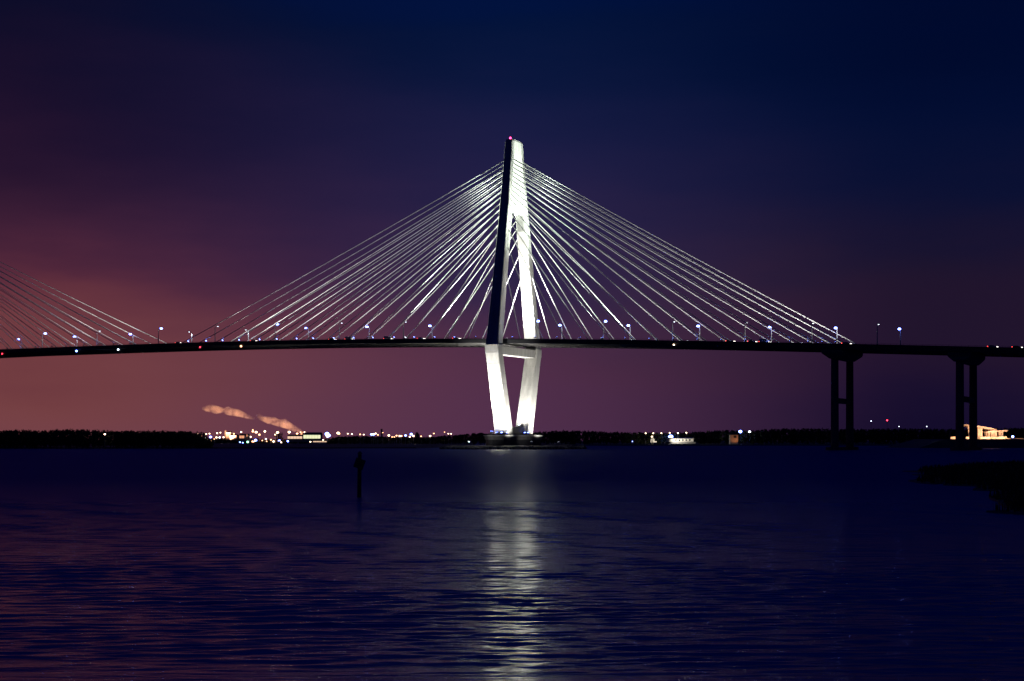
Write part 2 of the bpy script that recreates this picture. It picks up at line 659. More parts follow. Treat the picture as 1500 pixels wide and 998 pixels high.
def inside(x, y, poly):
    c = False
    j = len(poly) - 1
    for i in range(len(poly)):
        if (poly[i][1] > y) != (poly[j][1] > y) and x < (poly[j][0] - poly[i][0]) * (y - poly[i][1]) / (poly[j][1] - poly[i][1]) + poly[i][0]:
            c = not c
        j = i
    return c


g = MB()
ng = 0
while ng < 9000:
    y = random.uniform(76, 295)
    x = random.uniform(xat(1345, y), xat(1640, y))
    if not inside(x, y, spit):
        continue
    ng += 1
    a = random.uniform(0, math.pi)
    h = random.uniform(.35, .8)
    w = random.uniform(.05, .14)
    lx, ly = random.uniform(-.25, .25), random.uniform(-.25, .25)
    dx, dy = math.cos(a) * w, math.sin(a) * w
    g.add([(x - dx, y - dy, .1), (x + dx, y + dy, .1), (x + lx * .5 + dx * .6, y + ly * .5 + dy * .6, .1 + h * .6), (x + lx, y + ly, .1 + h)], [(0, 1, 2, 3)])
tag(g.build('marsh_grass', M_GRASS), 'dark marsh grass covering the mud bank', 'grass', kind='stuff')

# ------------------------------------------------------------------ channel marker piling
pw = at(526, 0, 112)
mk = empty('channel_marker', (pw.x, 112, 0), 'black channel marker piling standing alone in the water', 'marker')
MB().tube([(0, 0, -2), (.02, 0, 1.2), (.06, 0, 3.6)], [.19, .17, .15], 8).build('piling', M_WOOD, mk)
MB().box((.06, -.22, 2.75), (.8, .05, .8), Matrix.Rotation(.35, 3, 'Y')).build('daymark_board', M_STEEL, mk)
MB().tube([(.06, 0, 3.55), (.06, 0, 3.75)], [.22, .08], 8).build('cap', M_STEEL, mk)

# ------------------------------------------------------------------ the bridge
BR = empty('cable_stayed_bridge', wl(0, 0, 0), 'floodlit cable stayed bridge with a diamond tower and fanned white cables over the river', 'bridge', rz=-PHI)


def rect(u, t0, t1, L_, z):
    return [Vector((u - L_ / 2, t0, z)), Vector((u + L_ / 2, t0, z)), Vector((u + L_ / 2, t1, z)), Vector((u - L_ / 2, t1, z))]


ZS = [8.0, 53.0, 57.5, 139.0, 174.0]


def outer(z):                           # half width of the tower across the bridge
    return float(np.interp(z, [8, 53, 58, 139, 174], [15.0, 26.2, 26.2, 11.3, 6.3]))


def thick(z):
    return float(np.interp(z, [8, 53, 92, 139], [6.4, 5.6, 5.4, 5.2]))


def along(z):
    return float(np.interp(z, [8, 53, 62, 92, 139, 174], [8.4, 8.1, 7.7, 6.6, 5.8, 4.7]))


def lifts(zs, ring, depth=.14):
    """rings of a cast concrete shaft with a recessed joint at every lift"""
    out_ = []
    for i, z in enumerate(zs):
        r = ring(z)
        if 0 < i < len(zs) - 1:
            c = sum(r, Vector()) / len(r)
            dn, up_ = ring(z - .16), ring(z + .16)
            inn = lambda rr_: [v + Vector(((c.x - v.x), (c.y - v.y), 0)).normalized() * depth for v in rr_]
            out_ += [dn, inn(ring(z - .12)), inn(ring(z + .12)), up_]
        else:
            out_.append(r)
    return out_


def chamfer(u, t0, t1, L_, z, c=.35):
    a, b = u - L_ / 2, u + L_ / 2
    return [Vector((a + c, t0, z)), Vector((b - c, t0, z)), Vector((b, t0 + c, z)), Vector((b, t1 - c, z)), Vector((b - c, t1, z)), Vector((a + c, t1, z)), Vector((a, t1 - c, z)), Vector((a, t0 + c, z))]


def tower(u0):
    # shaft: where the two legs have grown together
    b = MB()
    b.loft(lifts([139, 145, 151, 157, 163, 169, 173.4], lambda z: chamfer(u0, -outer(z), outer(z), along(z), z)))
    b.loft([chamfer(u0, -outer(174) + .25, outer(174) - .25, along(174) - .5, z) for z in (173.4, 174.1)])
    tw = b.build('tower', M_CONC, BR)
    for s in (-1, 1):
        leg = MB()
        zz = [57.5] + list(np.linspace(62, 139, 12))

        def ring(z):
            a, c = s * outer(z), s * (outer(z) - thick(z))
            if z >= 138.9:
                c = s * .0
            return chamfer(u0, min(a, c), max(a, c), along(z) - (.004 if z > 138 else 0), z)
        rings = lifts(zz, ring)
        rings[-1] = [v - Vector((0, 0, .003)) for v in rings[-1]]
        # inner faces meet in a V below the shaft
        leg.loft(rings).build('upper_leg', M_CONC, tw)
        k = MB()
        k.loft([chamfer(u0, min(s * o_, s * 20.4), max(s * o_, s * 20.4), along(57) + .5, z) for z, o_ in ((53, 26.2), (57.497, 26.9))])
        k.build('knee_block', M_CONC, tw)
        lo = MB()
        lo.loft(lifts(list(np.linspace(8, 52.997, 9)), lambda z: chamfer(u0, min(s * outer(z), s * (outer(z) - thick(z))), max(s * outer(z), s * (outer(z) - thick(z))), along(z), z)))
        lo.build('lower_leg', M_CONC, tw)
        # anchorage housing on the inner face
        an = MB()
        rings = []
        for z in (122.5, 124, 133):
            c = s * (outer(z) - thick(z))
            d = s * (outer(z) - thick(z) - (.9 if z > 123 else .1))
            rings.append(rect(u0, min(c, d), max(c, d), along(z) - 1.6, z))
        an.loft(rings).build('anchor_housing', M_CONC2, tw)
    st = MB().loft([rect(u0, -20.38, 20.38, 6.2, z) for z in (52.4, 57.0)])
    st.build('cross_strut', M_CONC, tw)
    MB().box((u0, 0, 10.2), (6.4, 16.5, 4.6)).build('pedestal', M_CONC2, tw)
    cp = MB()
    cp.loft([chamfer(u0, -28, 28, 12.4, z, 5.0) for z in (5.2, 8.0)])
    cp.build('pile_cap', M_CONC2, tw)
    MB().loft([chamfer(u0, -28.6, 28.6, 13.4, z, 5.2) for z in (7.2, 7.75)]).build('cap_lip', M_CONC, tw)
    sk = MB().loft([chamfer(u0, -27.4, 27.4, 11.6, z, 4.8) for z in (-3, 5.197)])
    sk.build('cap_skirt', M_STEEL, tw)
    return tw


T2 = -492.0
tower(0)
tower(T2)

# deck
HW = 20.6
U0, U1 = -640.0, 340.0


def ribbon(t0, t1, dz0, dz1, du=10.0):
    b = MB()
    rings = []
    u = U0
    while u <= U1 + .01:
        z = road(u)
        rings.append([Vector((u, t0, z + dz0)), Vector((u, t1, z + dz0)), Vector((u, t1, z + dz1)), Vector((u, t0, z + dz1))])
        u += du
    return b.loft(rings)


deck = ribbon(-HW + .62, HW - .62, -.35, 0).build('deck', M_ROAD, BR)
for s in (-1, 1):
    a, b_ = s * HW, s * (HW - .6)
    ribbon(min(a, b_), max(a, b_), -2.0, .12).build('edge_girder', M_STEEL, deck)
    a, b_ = s * (HW - .1), s * (HW - .4)
    ribbon(min(a, b_), max(a, b_), .124, .5).build('parapet', M_STEEL, deck)
    r = MB()
    u = U0
    while u < U1:
        r.box((u, s * (HW - .25), road(u) + .72), (.08, .08, .44))
        u += 3.0
    r.build('railing_posts', M_STEEL, deck)['kind'] = 'stuff'
    ribbon(s * (HW - .25) - .05, s * (HW - .25) + .05, .94, 1.02).build('handrail', M_STEEL, deck)
ribbon(-.25, .25, .004, .8).build('median_barrier', M_CONC2, deck)
fb = MB().box((0, 0, 0), (.5, 2 * HW - 1.3, 1.3)).mesh('floor_beam', M_SOFFIT)
u = U0 + 5
while u < U1:
    o = bpy.data.objects.new('floor_beam', fb)
    COL.objects.link(o)
    o.parent = deck
    o.location = (u, 0, road(u) - 1.002)
    u += 5.0
# lane lines on the road
for t in (-12.6, -9, -5.4, 5.4, 9, 12.6):
    ln = MB()
    u = U0
    while u < U1:
        ln.add([(u, t - .08, road(u) + .02), (u + 3, t - .08, road(u + 3) + .02), (u + 3, t + .08, road(u + 3) + .02), (u, t + .08, road(u) + .02)], [(0, 1, 2, 3)])
        u += 12
    ln.build('lane_line', M_CABLE, deck)['kind'] = 'stuff'

# approach piers
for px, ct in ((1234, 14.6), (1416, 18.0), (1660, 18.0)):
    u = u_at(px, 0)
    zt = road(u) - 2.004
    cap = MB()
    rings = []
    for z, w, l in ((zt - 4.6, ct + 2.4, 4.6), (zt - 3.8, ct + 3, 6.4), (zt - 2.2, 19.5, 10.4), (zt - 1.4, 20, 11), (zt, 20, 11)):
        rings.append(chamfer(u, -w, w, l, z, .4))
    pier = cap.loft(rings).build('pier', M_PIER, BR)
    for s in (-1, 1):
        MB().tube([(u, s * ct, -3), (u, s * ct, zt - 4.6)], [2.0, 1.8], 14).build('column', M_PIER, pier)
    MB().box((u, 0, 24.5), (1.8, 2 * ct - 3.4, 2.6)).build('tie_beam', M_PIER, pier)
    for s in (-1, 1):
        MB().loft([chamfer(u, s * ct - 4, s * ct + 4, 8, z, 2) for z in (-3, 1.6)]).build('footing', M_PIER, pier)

# stay cables
CT = 19.4
ANCH = [236, 242, 248.5, 255, 261.5, 268, 275, 282, 289.5, 297.5, 306, 316, 327.5, 341, 365, 398]
LEFT_PX = [685, 654, 625, 595, 566, 535, 507, 478, 448, 424, 395, 370, 340, 316, 292, 266]
RIGHT_PX = [808, 840, 872, 905, 937, 969, 1004, 1038, 1072, 1106, 1140, 1174, 1203, 1229, 1249, 1268]
UL = [u_at(p, -CT) for p in LEFT_PX]
UR = [u_at(p, CT) for p in RIGHT_PX]
feet = []
FANWASH = 42000


def cable(u0, sgn, ui, t, i):
    z = CAMH + (HOR - ANCH[15 - i]) / F * D
    s = -1 if t < 0 else 1
    tt = s * (outer(z) - thick(z) * .5)
    top = Vector((u0 + sgn * along(z) * .46, tt, z))
    zd = road(ui) + .3
    bot = Vector((ui, t, zd))
    n = 14
    pts = []
    for k in range(n + 1):
        q = k / n
        p = bot.lerp(top, q)
        p.z -= 4 * q * (1 - q) * (top - bot).length * .004     # a very slight sag
        pts.append(p)
    o = MB().tube(pts, [.30] + [.24] * (n - 1) + [.26], 8).build('stay_cable', M_CABLE, BR)
    o.data.shade_smooth()
    feet.append((u0, sgn, bot, top, s))
    return o


for i in range(16):
    for t in (-CT, CT):
        cable(0, -1, UL[i], t, i)
        cable(0, 1, UR[i], t, i)
        cable(T2, 1, T2 - UL[i], t, i)

# ------------------------------------------------------------------ lamps at the foot of every cable
def bridge_pt(v):
    return wl(v[0], v[1], v[2])


nth = {}
for (u0, sgn, bot, top, s) in feet:
    # the lamp stands on the deck edge under the cable and looks up along it
    lp = bot + Vector((-sgn * 5.0, -s * .1, 0))
    lp.z = road(lp.x) + .5
    key = (u0, sgn, s)
    nth[key] = nth.get(key, 0) + 1
    edge = 'near' if s < 0 else 'far'
    if u0 < -1:
        lab, grp = 'floodlight at the %s cable foot of the far left fan, %s deck edge' % (ORD[nth[key] - 1], edge), 'cable lamps of the far left fan'
    elif sgn < 0:
        lab, grp = 'bluish floodlight at the %s cable foot left of the tower, %s edge' % (ORD[nth[key] - 1], edge), 'cable lamps left of the tower'
    else:
        lab, grp = 'dim floodlight at the %s cable foot right of the tower, %s edge' % (ORD[nth[key] - 1], edge), 'cable lamps right of the tower'
    i_ = nth[key] - 1
    L0 = (top - bot).length
    tgt = bridge_pt(bot + (top - bot) * (min(40.0, L0 * .6) / L0))
    floodlight(bridge_pt(lp), tgt, .85, lab, 'floodlight', grp, G_BLUESOFT if s > 0 else G_BLUE, name='cable_floodlight')
# broad lamps added on the median to brighten the cable fans from below
for u0, us in ((0, (-226, -190, -152, -114, -76, -40, 40, 72, 104, 136, 166, 190)), (T2, (150, 190, 226))):
    for k_, du_ in enumerate(us):
        u = u0 + du_
        tgt = wl(u - math.copysign(22, du_), 0, road(u) + 60)
        floodlight(wl(u, 0, road(u) + .8), tgt, .7, 'added hooded wash light on the median, %s from the left' % ORD[k_ if u0 == 0 else k_] if u0 == 0 else 'added hooded wash light on the median of the far left fan, %s from its tower' % ORD[k_],
                   'floodlight', 'added median wash lights', G_COOL, FANWASH * (2.2 if abs(du_) > 188 else 1.4 if abs(du_) > 150 else 1) if u0 == 0 else FANWASH * 1.4, 174, (1, .98, .94), 'added_median_wash', 1.0, .6)


# ------------------------------------------------------------------ street lamps
def street_lamp(px, side, bright, lab, grp):
    t = side * 17.6
    u = u_at(px, t)
    base = wl(u, t, road(u))
    r = empty('street_lamp', base, lab, 'street lamp', grp, rz=-PHI + (0 if side < 0 else math.pi))
    # local +y points over the road
    h = 10.6
    MB().tube([(0, 0, 0), (0, 0, h * .6), (0, .05, h - 1.2), (0, .5, h - .35), (0, 1.3, h), (0, 2.2, h + .05)], [.30, .24, .20, .17, .15, .13], 8).build('pole', M_POLE, r)
    MB().loft([[Vector((a * w, 2.6 + b * l, h + z)) for a, b in ((-1, -1), (1, -1), (1, 1), (-1, 1))] for w, l, z in ((.55, .85, -.05), (.6, .9, .15), (.3, .6, .38))]).build('lamp_head', M_HOUSING, r)
    MB().ball((0, 2.6, h - .06), .95 if bright else .42, 10, 6, .85, 1.2, .6 if bright else .5).build('lens', G_BLUE if bright else G_COOL, r)
    spot(r, (0, 1.9, h - .25), (0, -.15 if side > 0 else .25, -1), (6500 if bright else 3000) if side > 0 else 1800, 140 if side > 0 else 90, (.75, .85, 1), .3, .6)
    return r


FARL = ((31, 1), (113, 1), (195, 1), (281, 0), (364, 0), (452, 1), (541, 1), (633, 1), (723, 0), (823, 1), (923, 1), (1025, 1), (1130, 1), (1226, 1), (1319, 1))
NEARL = ((62, 1), (142, 0), (232, 1), (315, 0), (403, 1), (497, 0), (591, 0), (785, 1), (884, 1), (985, 0), (1091, 0), (1189, 0), (1285, 0))
for lst, side, edge in ((FARL, 1, 'far'), (NEARL, -1, 'near')):
    left = sorted([p for p, b in lst if p < 750], reverse=True)
    right = sorted([p for p, b in lst if p >= 750])
    for px, br in lst:
        n_, sd = (left.index(px), 'left') if px < 750 else (right.index(px), 'right')
        street_lamp(px, side, br, 'street lamp with %s head, %s to the %s of the tower, %s edge' % ('a glaring blue-white' if br else 'a small dim', ORD[n_], sd, edge), 'street lamps along the %s deck edge' % edge)

# ------------------------------------------------------------------ tower floodlights
GT = 'floodlights aimed at the tower'
WHITE = (1.0, .98, .92)
GREEN = (.86, 1.0, .88)
zr = road(0)
for s in (-1, 1):
    floodlight(wl(2.2, -s * 6, road(0) + .02), wl(0, s * 19.5, 71), .8, 'smaller floodlight on the road between the tower legs, aimed at the %s leg' % ('near' if s < 0 else 'far'), group='floodlights between the tower legs', lens=G_COOL,
               power=60000, angle=80, color=WHITE, blend=.9)
    floodlight(wl(0, -s * 9, road(0) + .02), wl(0, s * 18.5, 90), 1.0, 'floodlight on the road between the tower legs, aimed at the %s leg' % ('near' if s < 0 else 'far'), group='floodlights between the tower legs', lens=G_COOL,
               power=950000, angle=68, color=WHITE, blend=1.0)
for sg in (-1, 1):
    for s in (-1, 1):
        floodlight(wl(sg * 62, s * 17, road(sg * 62)), wl(0, s * 5, 150), 1.2, 'floodlight on the %s deck edge %s of the tower, aimed high at the shaft' % ('near' if s < 0 else 'far', 'left' if sg < 0 else 'right'), group='floodlights aimed at the tower shaft', lens=G_COOL,
                   power=1550000, angle=36, color=GREEN, blend=1.0, radius=1.4)
# base
floodlight(wl(3, -25.5, 8.0), wl(0, -17.5, 20), .9, 'smaller floodlight near the left tip of the pile cap', group='floodlights at the tower foot', lens=G_BLUE, power=26000, angle=110, color=WHITE, blend=.8)
floodlight(wl(0, -26.4, 8.0), wl(0, -22.0, 42), 1.4, 'large floodlight at the left tip of the pile cap', group='floodlights at the tower foot', lens=G_BLUE, power=460000, angle=62, color=WHITE, blend=.8)
for (u, t, tt, tz, pw_, lab) in ((21, -19, -20, 36, 105000, 'floodlight on the rocks right of the near leg'), (21, 15, 20, 36, 115000, 'floodlight on the rocks right of the far leg'),
                                (-21, -15, -20, 36, 130000, 'floodlight on the rocks left of the near leg'), (-21, 15, 20, 36, 130000, 'floodlight on the rocks left of the far leg')):
    floodlight(wl(u, t, 3.0), wl(0, tt * .9, tz - 8), .9, lab, group='floodlights at the tower foot', lens=G_COOL, power=pw_, angle=86, color=WHITE, blend=.9)
floodlight(wl(0, -4.5, 12.5), wl(0, 19.5, 38), 1.2, 'floodlight on the pedestal between the legs, aimed at the far lower leg', lens=G_COOL, power=75000, angle=110, color=WHITE, blend=.9)
floodlight(wl(0, 6.5, 12.5), wl(0, -19.5, 38), 1.2, 'floodlight on the pedestal between the legs, aimed at the near lower leg', lens=G_COOL, power=60000, angle=110, color=WHITE, blend=.9)
for (u, t) in ((-5.2, -16.4), (-2, -16.6), (1.0, -16.6), (4.5, -16.4), (5.4, 3), (5.4, 7)):
    n_caplamp = globals().get('n_caplamp', -1) + 1
    floodlight(wl(u, t, 8.0), wl(u * .8, t * 1.25 - 8, 30), 1.0, 'small blue floodlight on the pile cap, %s from the left' % ORD[n_caplamp], group='small floodlights on the pile cap', lens=G_BLUE, power=0)
pm = wl(3.4, 4.5, 12.5)
lm = empty('light_mast', pm, 'short light mast standing on the pedestal before the far lower leg', 'light mast')
MB().tube([(0, 0, 0), (0, 0, 5.4)], [.3, .22], 8).build('pole', M_HOUSING, lm)
MB().box((0, 0, 5.8), (1.3, .7, .8)).build('lamp_head', M_HOUSING, lm)
MB().box((0, -.36, 5.8), (1.1, .05, .6)).build('lens', G_COOL, lm)
bc = wl(-1.0, -2.5, 174.1)
bt = empty('aircraft_beacon', bc, 'red aircraft beacon glowing on top of the bridge tower', 'beacon')
MB().tube([(0, 0, 0), (0, 0, .9)], [.35, .25], 8).build('mount', M_HOUSING, bt)
MB().ball((0, 0, 1.4), .62, 10, 6).build('lens', G_BEACON, bt)

for (u, t, tu, tt, lab) in ((4, -44, 0, -28, 'added low floodlight in the rocks left of the pile cap, aimed at its edge'), (26, -4, 6, 0, 'added low floodlight in the rocks right of the pile cap, aimed at its edge')):
    floodlight(wl(u, t, 2.4), wl(tu, tt, 7.5), .7, lab, group='floodlights at the tower foot', lens=G_COOL, power=2200, angle=60, color=WHITE, blend=1.0)  # extra lamps added to brighten the edge of the pile cap
# ------------------------------------------------------------------ rock island round the tower base
rk = MB()


def rock(b, c, r):
    n = 7
    rings = []
    rot = random.uniform(0, 6)
    for z, w in ((-.6, .75), (0, 1.0), (.45, .8), (.7, .35)):
        rings.append([Vector(c) + Vector((r * w * random.uniform(.75, 1.15) * math.cos(rot + 2 * math.pi * k / n), r * w * random.uniform(.75, 1.15) * math.sin(rot + 2 * math.pi * k / n), r * z)) for k in range(n)])
    b.loft(rings)


core = MB()
core.loft([[Vector((math.cos(2 * math.pi * k / 40) * a, math.sin(2 * math.pi * k / 40) * b_, z)) for k in range(40)] for a, b_, z in ((38, 48, -2), (34, 44, 1.6), (24, 36, 2.0))])
isl = core.build('rock_island', M_ROCK)
isl.location = wl(0, 0, 0)
isl.rotation_euler = (0, 0, -PHI)
tag(isl, 'low dark rock island round the foot of the bridge tower', kind='structure')
for k in range(620):
    a = random.uniform(0, 2 * math.pi)
    q = random.uniform(.86, 1.02)
    rock(rk, (38 * q * math.cos(a), 48 * q * math.sin(a), random.uniform(-.2, 1.5) * (1.6 - q)), random.uniform(.7, 1.5))
r_ = rk.build('riprap', M_ROCK, isl)
r_['kind'] = 'stuff'


# ------------------------------------------------------------------ cars
def car_proto(paint, van=False):
    L_, W_, H_ = (5.4, 2.0, 2.3) if van else (4.5, 1.85, 1.5)
    r = bpy.data.objects.new('van' if van else 'car', None)
    COL.objects.link(r)
    if van:
        prof = [(-2.7, .35), (2.65, .35), (2.7, .95), (1.9, 1.2), (1.3, 2.15), (-2.6, 2.3), (-2.7, 1.9)]
    else:
        prof = [(-2.25, .35), (2.2, .35), (2.25, .75), (1.2, .95), (.45, 1.45), (-1.1, 1.5), (-1.9, 1.0), (-2.25, .9)]
    n = len(prof)
    MB().loft([[Vector((x, y, z if abs(y) < W_ * .45 or z < 1 else z - .04)) for x, z in prof] for y in (-W_ / 2, -W_ * .4, W_ * .4, W_ / 2)]).build('body', paint, r)
    wz = (1.3, 1.95) if van else (.98, 1.36)
    for s in (-1, 1):
        MB().box((.2 if van else -.35, s * (W_ / 2 + .004), sum(wz) / 2), (1.6, .02, wz[1] - wz[0])).build('side_window', M_GLASS, r)
        for x in (-1.4, 1.45):
            MB().tube([(x, s * (W_ / 2 - .2), .33), (x, s * (W_ / 2 + .03), .33)], .33, 12).build('wheel', M_TYRE, r)
        MB().box((L_ / 2 - .12, s * (W_ / 2 - .24), .74), (.42, .56, .26)).build('headlight', G_HEAD, r)
        MB().box((-L_ / 2 + .1, s * (W_ / 2 - .2), .86), (.38, .48, .26)).build('tail_light', G_TAIL, r)
    return r


P1 = mat('silver_car_paint', (.45, .45, .46), .35, metal=.4, var=.05)
P2 = mat('dark_car_paint', (.05, .06, .09), .35, var=.05)
P3 = mat('white_van_paint', (.75, .75, .73), .4, var=.05)
protos = [car_proto(P1), car_proto(P2), car_proto(P3, True)]
used = set()
for px, k, t in ((262, 0, -17), (372, 0, -17), (487, 1, -17), (512, 2, -17), (569, 2, -17), (617, 0, -17), (669, 0, -17), (1070, 1, -17), (1102, 1, -17), (1120, 2, -17), (1240, 1, -17), (1454, 0, -17), (1490, 1, -17)):
    u = u_at(px, t)
    c = protos[k] if k not in used else copy_tree(protos[k])
    used.add(k)
    c.location = wl(u, t, road(u) + .02)
    c.rotation_euler = (0, math.atan2(road(u) - road(u + 1), 1), -PHI)
    carn = globals().get('carn', -1) + 1
    tag(c, ('silver car', 'dark car', 'white van')[k] + ' with lights on, %s vehicle from the left on the bridge deck' % ORD[carn], 'van' if k == 2 else 'car', 'vehicles crossing the bridge')

# ------------------------------------------------------------------ navigation lamps hung under the deck edge
for px, m_, lab in ((3, G_RED, 'red navigation lamp under the deck at the far left edge'), (112, G_BLUE, 'blue-white navigation lamp under the deck, left of its twin'), (173, G_COOL, 'pale cyan navigation lamp under the deck between a blue and a red one'),
                    (293, G_RED, 'red navigation lamp under the deck below the left ends of the cables'), (353, G_AMBER, 'amber navigation lamp under the deck left of the tower'), (987, G_WARM, 'small dim lamp under the deck right of the tower')):
    u = u_at(px, -HW - .4)
    z = road(u) - (2.0 if px != 987 else 1.2)
    r = empty('navigation_lamp', wl(u, -HW - .35, z), lab, 'lamp')
    MB().tube([(0, 0, .5), (0, 0, -.3)], .1, 6).box((0, 0, .1), (.6, .9, .12)).build('bracket', M_HOUSING, r)
    MB().ball((0, 0, -.6), .62 if m_ not in (G_RED, G_WARM) else .42, 8, 5).build('lens', m_, r)


# ------------------------------------------------------------------ lights along the far shore
def shore_lamp(px, row, m_, lab, grp, Y=2500, r=1.5, ground=.7, pole=True):
    p = at(px, row, Y)
    o = empty('shore_lamp', (p.x, Y, ground), lab, 'lamp', grp)
    h = p.z - ground
    if h > 1:
        MB().tube([(0, 0, 0), (0, 0, h - .3)], [.25, .15], 5).build('pole', M_HOUSING, o)
    MB().ball((0, 0, h), r, 8, 5, 1, 1, .8).build('lens', m_, o)
    return o


A_, W_, B_, C_ = 'a', 'w', 'b', 'c'
mill = [(45, 430, W_, 1.2), (90, 455, A_, 1.1), (160, 430, W_, 1.2), (205, 425, W_, 1.1), (310, 420, W_, 1.3), (355, 412, W_, 1.1), (140, 478, C_, 1.7), (220, 472, B_, 2.0), (170, 505, W_, 1.6), (300, 478, W_, 1.4), (345, 478, C_, 1.6),
        (398, 476, W_, 1.3), (425, 474, W_, 1.4), (112, 527, A_, 1.8), (132, 525, A_, 1.6), (230, 520, A_, 1.4), (480, 408, A_, 1.6), (540, 428, A_, 1.2), (640, 403, W_, 1.4), (800, 396, A_, 1.7), (800, 375, A_, 1.0), (845, 405, W_, 2.0),
        (890, 440, A_, 1.7), (965, 395, W_, 1.7), (1110, 442, W_, 1.8), (1140, 412, W_, 2.2), (1300, 405, W_, 2.1), (1410, 425, A_, 1.5), (1460, 405, W_, 1.4), (585, 468, B_, 1.8), (770, 470, W_, 1.3), (740, 476, A_, 1.1), (625, 543, B_, 1.1), (663, 550, B_, 1.0),
        (677, 517, A_, 1.4), (795, 533, A_, 1.4), (812, 536, A_, 1.1), (838, 516, B_, 2.3), (930, 520, A_, .9), (980, 500, C_, 1.3), (1048, 510, A_, 1.2), (1085, 533, W_, 1.6), (1163, 518, B_, 2.0), (1190, 545, W_, 1.2), (1280, 530, B_, 1.6),
        (990, 532, A_, .9), (440, 430, A_, .9), (560, 450, A_, .9), (270, 500, A_, .8)]
L_ = [(285 + x / 9.375, 590 + y / 9.375, c, r) for x, y, c, r in mill]
L_ += [(480 + x / 6.25, 600 + y / 6.25, c, r) for x, y, c, r in
       [(-6, 225, B_, 3.6), (12, 238, B_, 2.6), (-2, 245, C_, 2.4), (95, 216, W_, 2.2), (105, 222, A_, 1.6), (185, 222, W_, 1.0), (222, 225, W_, 1.2), (297, 228, A_, 1.2), (330, 230, W_, 1.1), (402, 228, B_, 2.0), (420, 228, B_, 1.9), (440, 220, W_, 1.3), (460, 233, A_, 1.1),
        (505, 212, A_, .7), (560, 238, W_, 1.7), (590, 252, A_, 1.0), (610, 252, A_, 1.0), (630, 240, A_, 1.3), (660, 243, W_, 1.6), (675, 243, A_, 1.4), (713, 238, B_, 1.7), (765, 226, B_, 2.1), (752, 250, W_, 1.3), (785, 243, W_, 1.4), (855, 246, A_, 1.1), (938, 243, W_, 1.6), (972, 220, A_, 1.1), (1070, 208, A_, .8), (1105, 222, W_, 1.0), (1130, 223, W_, 1.0)]]
L_ += [(400 + x / 15, 610 + y / 15, c, r) for x, y, c, r in [(610, 345, W_, 1.3), (690, 350, W_, 1.2), (820, 560, W_, 1.2), (1100, 520, W_, 1.2), (520, 380, A_, 1.1), (1060, 398, A_, 1.0)]]
KIND = {A_: (G_AMBER, 'small amber lamp on a pole on the far mill shore', 'amber lamps of the mill shore'), W_: (G_WARM, 'small warm white lamp on a pole on the far mill shore', 'warm white lamps of the mill shore'),
        B_: (G_BLUE, 'blue-white glaring lamp on a pole on the far mill shore', 'blue-white lamps of the mill shore'), C_: (G_COOL, 'cool white lamp on a pole on the far mill shore', 'cool white lamps of the mill shore')}
L_.sort()
cnt = {}
for px, row, c, r in L_:
    m_, lab, grp = KIND[c]
    cnt[c] = cnt.get(c, 0) + 1
    lab = lab.replace(' on a pole', '') + ', %s of its colour from the left' % ORD[cnt[c] - 1]
    Y = 2500 if px < 482 else 1660
    if row > 645.5 and px < 482:
        Y = 2030
    shore_lamp(px, row, m_, lab, grp, Y, r * 1.1 * Y / 2500)
shore_lamp(285 + 730 / 9.375, 590 + 540 / 9.375, G_GREEN, 'green lamp low on the far mill shore', None, 2030, 1.7)
shore_lamp(153.5, 636.3, G_WARM, 'single warm lamp in front of the dark wooded island', None, 798, .55, .4)

# right shore
for px, row, m_, lab, r in ((926.4, 646.8, G_BLUESOFT, 'tiny blue-white lamp low on the right shore, left of the lit dock', .6), (955, 639.8, G_WARM, 'warm lamp over the small white hut left of the dock glare', .9),
                            (982.5, 640, G_BLUE, 'glaring blue-white lamp beside the long white dock house', 2.6), (1084.4, 632.4, G_BLUE, 'violet-white glaring lamp over the orange patch on the right shore', 1.9), (1098, 632.6, G_COOL, 'white lamp just right of the violet glaring lamp', 1.4),
                            (1276, 617, G_COOL, 'faint white mast light between the two right piers', .6), (1299.5, 616, G_RED, 'red mast light between the two right piers', .9), (1317, 625, G_COOL, 'tiny white light on the tree line beside the red mast', .5), (1357.5, 625, G_COOL, 'tiny white light on the tree line left of the second pier', .6)):
    shore_lamp(px, row, m_, lab, None, 1490 if row > 628 else 1560, r, 1.0)
for k_, (px, row) in enumerate(((945.8, 634.9), (957, 634.8), (968.8, 634.8), (981, 634.4), (993, 634.4), (1005.4, 634))):
    shore_lamp(px, row, G_WARM, 'small warm lamp above the lit dock, %s from the left in its even row' % ORD[k_], 'row of lamps above the dock', 1490, .75, 1.0)
shore_lamp(1483.5, 639.8, G_BLUE, 'blue-white lamp right of the lit pavilion', None, 880, .85, 5.5)


# ------------------------------------------------------------------ buildings on the far shores
def shed(px0, px1, row0, row1, Y, wall_m, front_m, lab, roof_h=2.5, bays=6, depth=24, name='mill_shed'):
    a, b_ = at(px0, row1, Y), at(px1, row0, Y)
    w, h = b_.x - a.x, b_.z - a.z
    r = empty(name, (a.x + w / 2, Y, .7), lab, 'building')
    z0 = a.z - .7
    MB().box((0, depth / 2, (z0 + h) / 2), (w, depth, z0 + h)).build('wall', wall_m, r)
    MB().loft([[Vector((x * (w / 2 + .5), depth / 2 + y * (depth / 2 + .5), z0 + h + .01)) for x, y in ((-1, -1), (1, -1), (1, 1), (-1, 1))],
               [Vector((x * (w / 2 + .3), depth / 2 + y * 1.0, z0 + h + roof_h)) for x, y in ((-1, -1), (1, -1), (1, 1), (-1, 1))]]).build('roof', M_DARKROOF, r)
    g_ = .35
    bw = w / bays
    for k in range(bays):
        MB().box((-w / 2 + bw * (k + .5), -.06, z0 + h * .5), (bw - g_, .1, h * .86)).build('window', front_m, r)  # glowing panels stand in for the floodlit shed front
    return r


